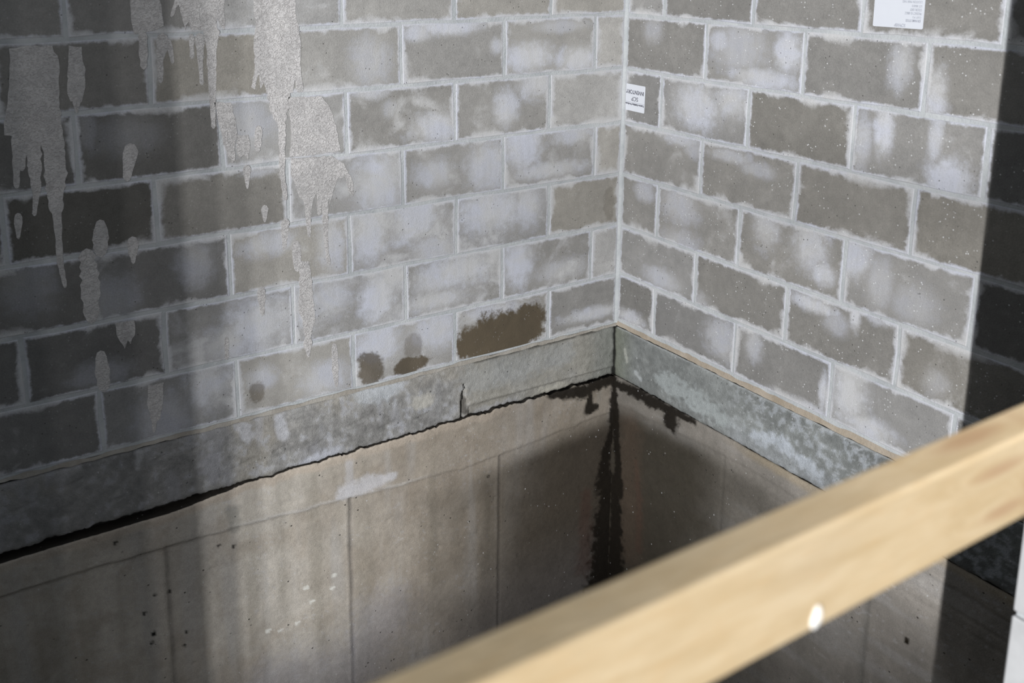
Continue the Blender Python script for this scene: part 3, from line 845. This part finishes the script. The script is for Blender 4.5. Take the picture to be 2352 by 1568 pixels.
# front wall with the opening: pale block jambs
XJ = -1.075
JZ = .477
YJ0, YJ1 = -2.352, -2.150
bm = bmesh.new(); add_box(bm, XJ+.008, .2, YJ0+.006, YJ1-.004, -.05, TOPZ); add_box(bm, -5.8, -3.93, YJ0+.006, YJ1-.004, -.05, TOPZ)
wf = bm_obj('wall_front', bm, M_MORT); tag(wf, 'pale block wall framing the shaft opening at the lower right', kind='structure')
rj = random.Random(5)
for c in range(15):
    zb = JZ-.2032*4+.2032*c+.006; zt = zb+.2032-.010
    if c == 0: zb = -.05
    for k in range(4):
        half = .2032 if c % 2 else .0
        x0 = XJ+k*.4064-(half if k else 0); x1 = XJ+(k+1)*.4064-half-.010
        x0 += 0 if k == 0 else 0
        x1 = min(x1, .19)
        if x1-x0 < .05: continue
        bm = bmesh.new(); add_box(bm, x0, x1, YJ0, YJ1, zb, zt)
        es = [e for e in bm.edges]
        bmesh.ops.bevel(bm, geom=es, offset=.003, segments=1, affect='EDGES')
        for v in bm.verts: v.co.x += rj.uniform(-.0015, .0015)
        bm_obj('block', bm, M_JAMB, wf)

# ------------------------------------------------------------------ guard rail (2x4 across the opening)
YF = -2.400          # front face of the rail
ZT = 1.029
bm = bmesh.new()
R = .004
prof = []
for (cy, cz, a0) in ((YF+.038-R, ZT-R, 0), (YF+R, ZT-R, 90), (YF+R, ZT-.089+R, 180), (YF+.038-R, ZT-.089+R, 270)):
    for k in range(5):
        a = math.radians(a0+k*22.5); prof.append((cy+R*math.cos(a), cz+R*math.sin(a)))
zc = ZT-.0445; yc = YF+.019
rings = []
NX = 90
for i in range(NX+1):
    x = -4.0+(2.80)*i/NX
    wob = (vn(np.array(x), np.array(0.), 3, 2, 3)-.5)*.0016
    rings.append([bm.verts.new((x, y-yc, z-zc+wob+((vn(np.array(x), np.array(z*9), 40, 5, 2)-.5)*.0007))) for (y, z) in prof])
n = len(prof)
for i in range(NX):
    for k in range(n): bm.faces.new((rings[i][k], rings[i][(k+1) % n], rings[i+1][(k+1) % n], rings[i+1][k]))
bm.faces.new(rings[0]); bm.faces.new(rings[-1])
rail = bm_obj('guard_rail', bm, M_WOOD)
for p in rail.data.polygons: p.use_smooth = len(p.vertices) == 4 and p.area < 1e-4
rail.location = (0, yc, zc)
tag(rail, 'pale pine two-by-four guard rail crossing the shaft opening in the foreground, out of focus', 'guard rail')


def on_plane_y(px, py, y):
    d = ray(px, py); q = CAM+d*(y-CAM[1])/d[1]; return Vector(q)


a = on_plane_y(1880, 1392, YF-.001); b = on_plane_y(1868, 1442, YF-.001)
bm = bmesh.new()
bmesh.ops.create_uvsphere(bm, u_segments=14, v_segments=10, radius=1)
mid = (a+b)/2; L = (a-b).length/2*1.12
for v in bm.verts:
    k = 1+.18*math.sin(v.co.x*3+v.co.z*2)
    v.co = Vector((v.co.x*.0048*k, v.co.y*.003*k, v.co.z*L))
ang = math.atan2(a.x-b.x, a.z-b.z)
bmesh.ops.rotate(bm, verts=bm.verts[:], cent=(0, 0, 0), matrix=Matrix.Rotation(ang, 3, 'Y'))
o = bm_obj('paint_dab', bm, M_CHIP, rail, True)
o.location = mid-rail.location
o['label'] = 'small white dab on the front face'

# ------------------------------------------------------------------ stickers on the right wall


def text_mesh(s, size, bold=0):
    cu = bpy.data.curves.new('lettering', 'FONT'); cu.body = s; cu.size = size; cu.align_x = 'CENTER'; cu.align_y = 'CENTER'
    cu.offset = bold; cu.extrude = .00015
    ob = bpy.data.objects.new('tmp', cu); COL.objects.link(ob)
    bpy.context.view_layer.update()
    me = bpy.data.meshes.new_from_object(ob.evaluated_get(bpy.context.evaluated_depsgraph_get()))
    bpy.data.objects.remove(ob, do_unlink=True); bpy.data.curves.remove(cu)
    return me


def sticker(px4, label, lines, extend=0.0, proud=.0016):
    """px4: photo corners top-left, top-right, bottom-right, bottom-left on the right wall"""
    P = [RP(*p) for p in px4]
    P = [(p[0], p[1]) for p in P]
    # push the top edge up when the frame cuts the sticker
    if extend:
        P[0] = (P[0][0]+(P[0][0]-P[3][0])/(P[0][1]-P[3][1])*extend, P[0][1]+extend)
        P[1] = (P[1][0]+(P[1][0]-P[2][0])/(P[1][1]-P[2][1])*extend, P[1][1]+extend)
    cu = sum(p[0] for p in P)/4; cv = sum(p[1] for p in P)/4
    wd = (abs(P[1][0]-P[0][0])+abs(P[2][0]-P[3][0]))/2; ht = (P[0][1]-P[3][1]+P[1][1]-P[2][1])/2
    tilt = math.atan2((P[1][1]-P[0][1]+P[2][1]-P[3][1])/2, wd)
    root = bpy.data.objects.new('sticker', None); COL.objects.link(root)
    root.location = (-proud, -cu, cv); root.empty_display_size = .05
    # local frame: x along the wall away from the corner, z up, y into the wall
    root.rotation_euler = (0, -tilt*0, -math.pi/2)
    bm = bmesh.new(); r = .004
    out = []
    for (sx, sz, a0) in ((1, 1, 0), (-1, 1, 90), (-1, -1, 180), (1, -1, 270)):
        for k in range(4):
            t = math.radians(a0+k*30); out.append((sx*(wd/2-r)+r*math.cos(t), sz*(ht/2-r)+r*math.sin(t)))
    f = [bm.verts.new((x, 0, z)) for x, z in out]; g = [bm.verts.new((x, .0012, z)) for x, z in out]
    bm.faces.new(f)
    for i in range(len(f)): bm.faces.new((f[i], f[(i+1) % len(f)], g[(i+1) % len(f)], g[i]))
    bm_obj('backing', bm, M_LABEL, root)
    for (s, x, z, sz, mat, al, bold, sx) in lines:
        if s is None:
            bm = bmesh.new(); add_box(bm, x-sx/2, x+sx/2, -.0004, .0002, z-sz/2, z+sz/2)
            o = bm_obj('rule', bm, mat, root); continue
        me = text_mesh(s, sz, bold)
        xs = [v.co.x for v in me.vertices]; w_ = max(xs)-min(xs)
        for v in me.vertices:
            vx, vy = v.co.x, v.co.y
            if sx: vx *= sx/w_
            if al == 'L': vx -= (min(xs)*(sx/w_ if sx else 1))
            # the sticker is glued on upside down
            v.co = Vector((-vx+x, -.0005-v.co.z, -vy+z))
        link('lettering', me, mat, root)
    root.rotation_euler = (0, 0, -math.pi/2)
    root.matrix_world = Matrix.Translation(root.location) @ Matrix.Rotation(-math.pi/2, 4, 'Z') @ Matrix.Rotation(-tilt, 4, 'Y')
    tag(root, label, 'sticker')
    return root


sticker([(1440, 190), (1483, 200), (1480, 260), (1437, 252)], 'small white sticker beside the inner corner, printed INVENTORY and glued upside down',
        [('INVENTORY', -.002, .0225, .021, M_INK, 'C', .0002, .098), ('SCP', -.002, -.003, .0225, M_INK, 'C', 0, .036), (None, 0, -.0175, .0012, M_INK2, 'C', 0, .104),
         ('Custom Building Products', -.001, -.0245, .0095, M_INK, 'C', .0003, .102)])
sticker([(2010, 0), (2126, 0), (2115, 70), (2004, 57)], 'large white sticker at the top right, with small upside-down order text',
        [('SCPHXBP', .008, -.075, .0125, M_INK2, 'C', .0001, .034), ('JOB NAME: STOCK', .070, -.061, .0095, M_INK2, 'L', .0002, .046), ('CUST PO:', .070, -.0515, .008, M_INK2, 'L', 0, .026),
         ('PRODUCT ID: 8BSCC', .070, -.041, .0095, M_INK2, 'L', .0001, .050), ('COLOR: GREY', .070, -.031, .0095, M_INK2, 'L', .0001, .035), ('LOT: 80608 B', .070, -.021, .009, M_INK2, 'L', 0, .030),
         ('LOCATION: MAIN YARD', .070, -.010, .0095, M_INK2, 'L', 0, .060), ('QUANTITY: 1 PCS', .070, .0, .009, M_INK2, 'L', 0, .042)], extend=.09)
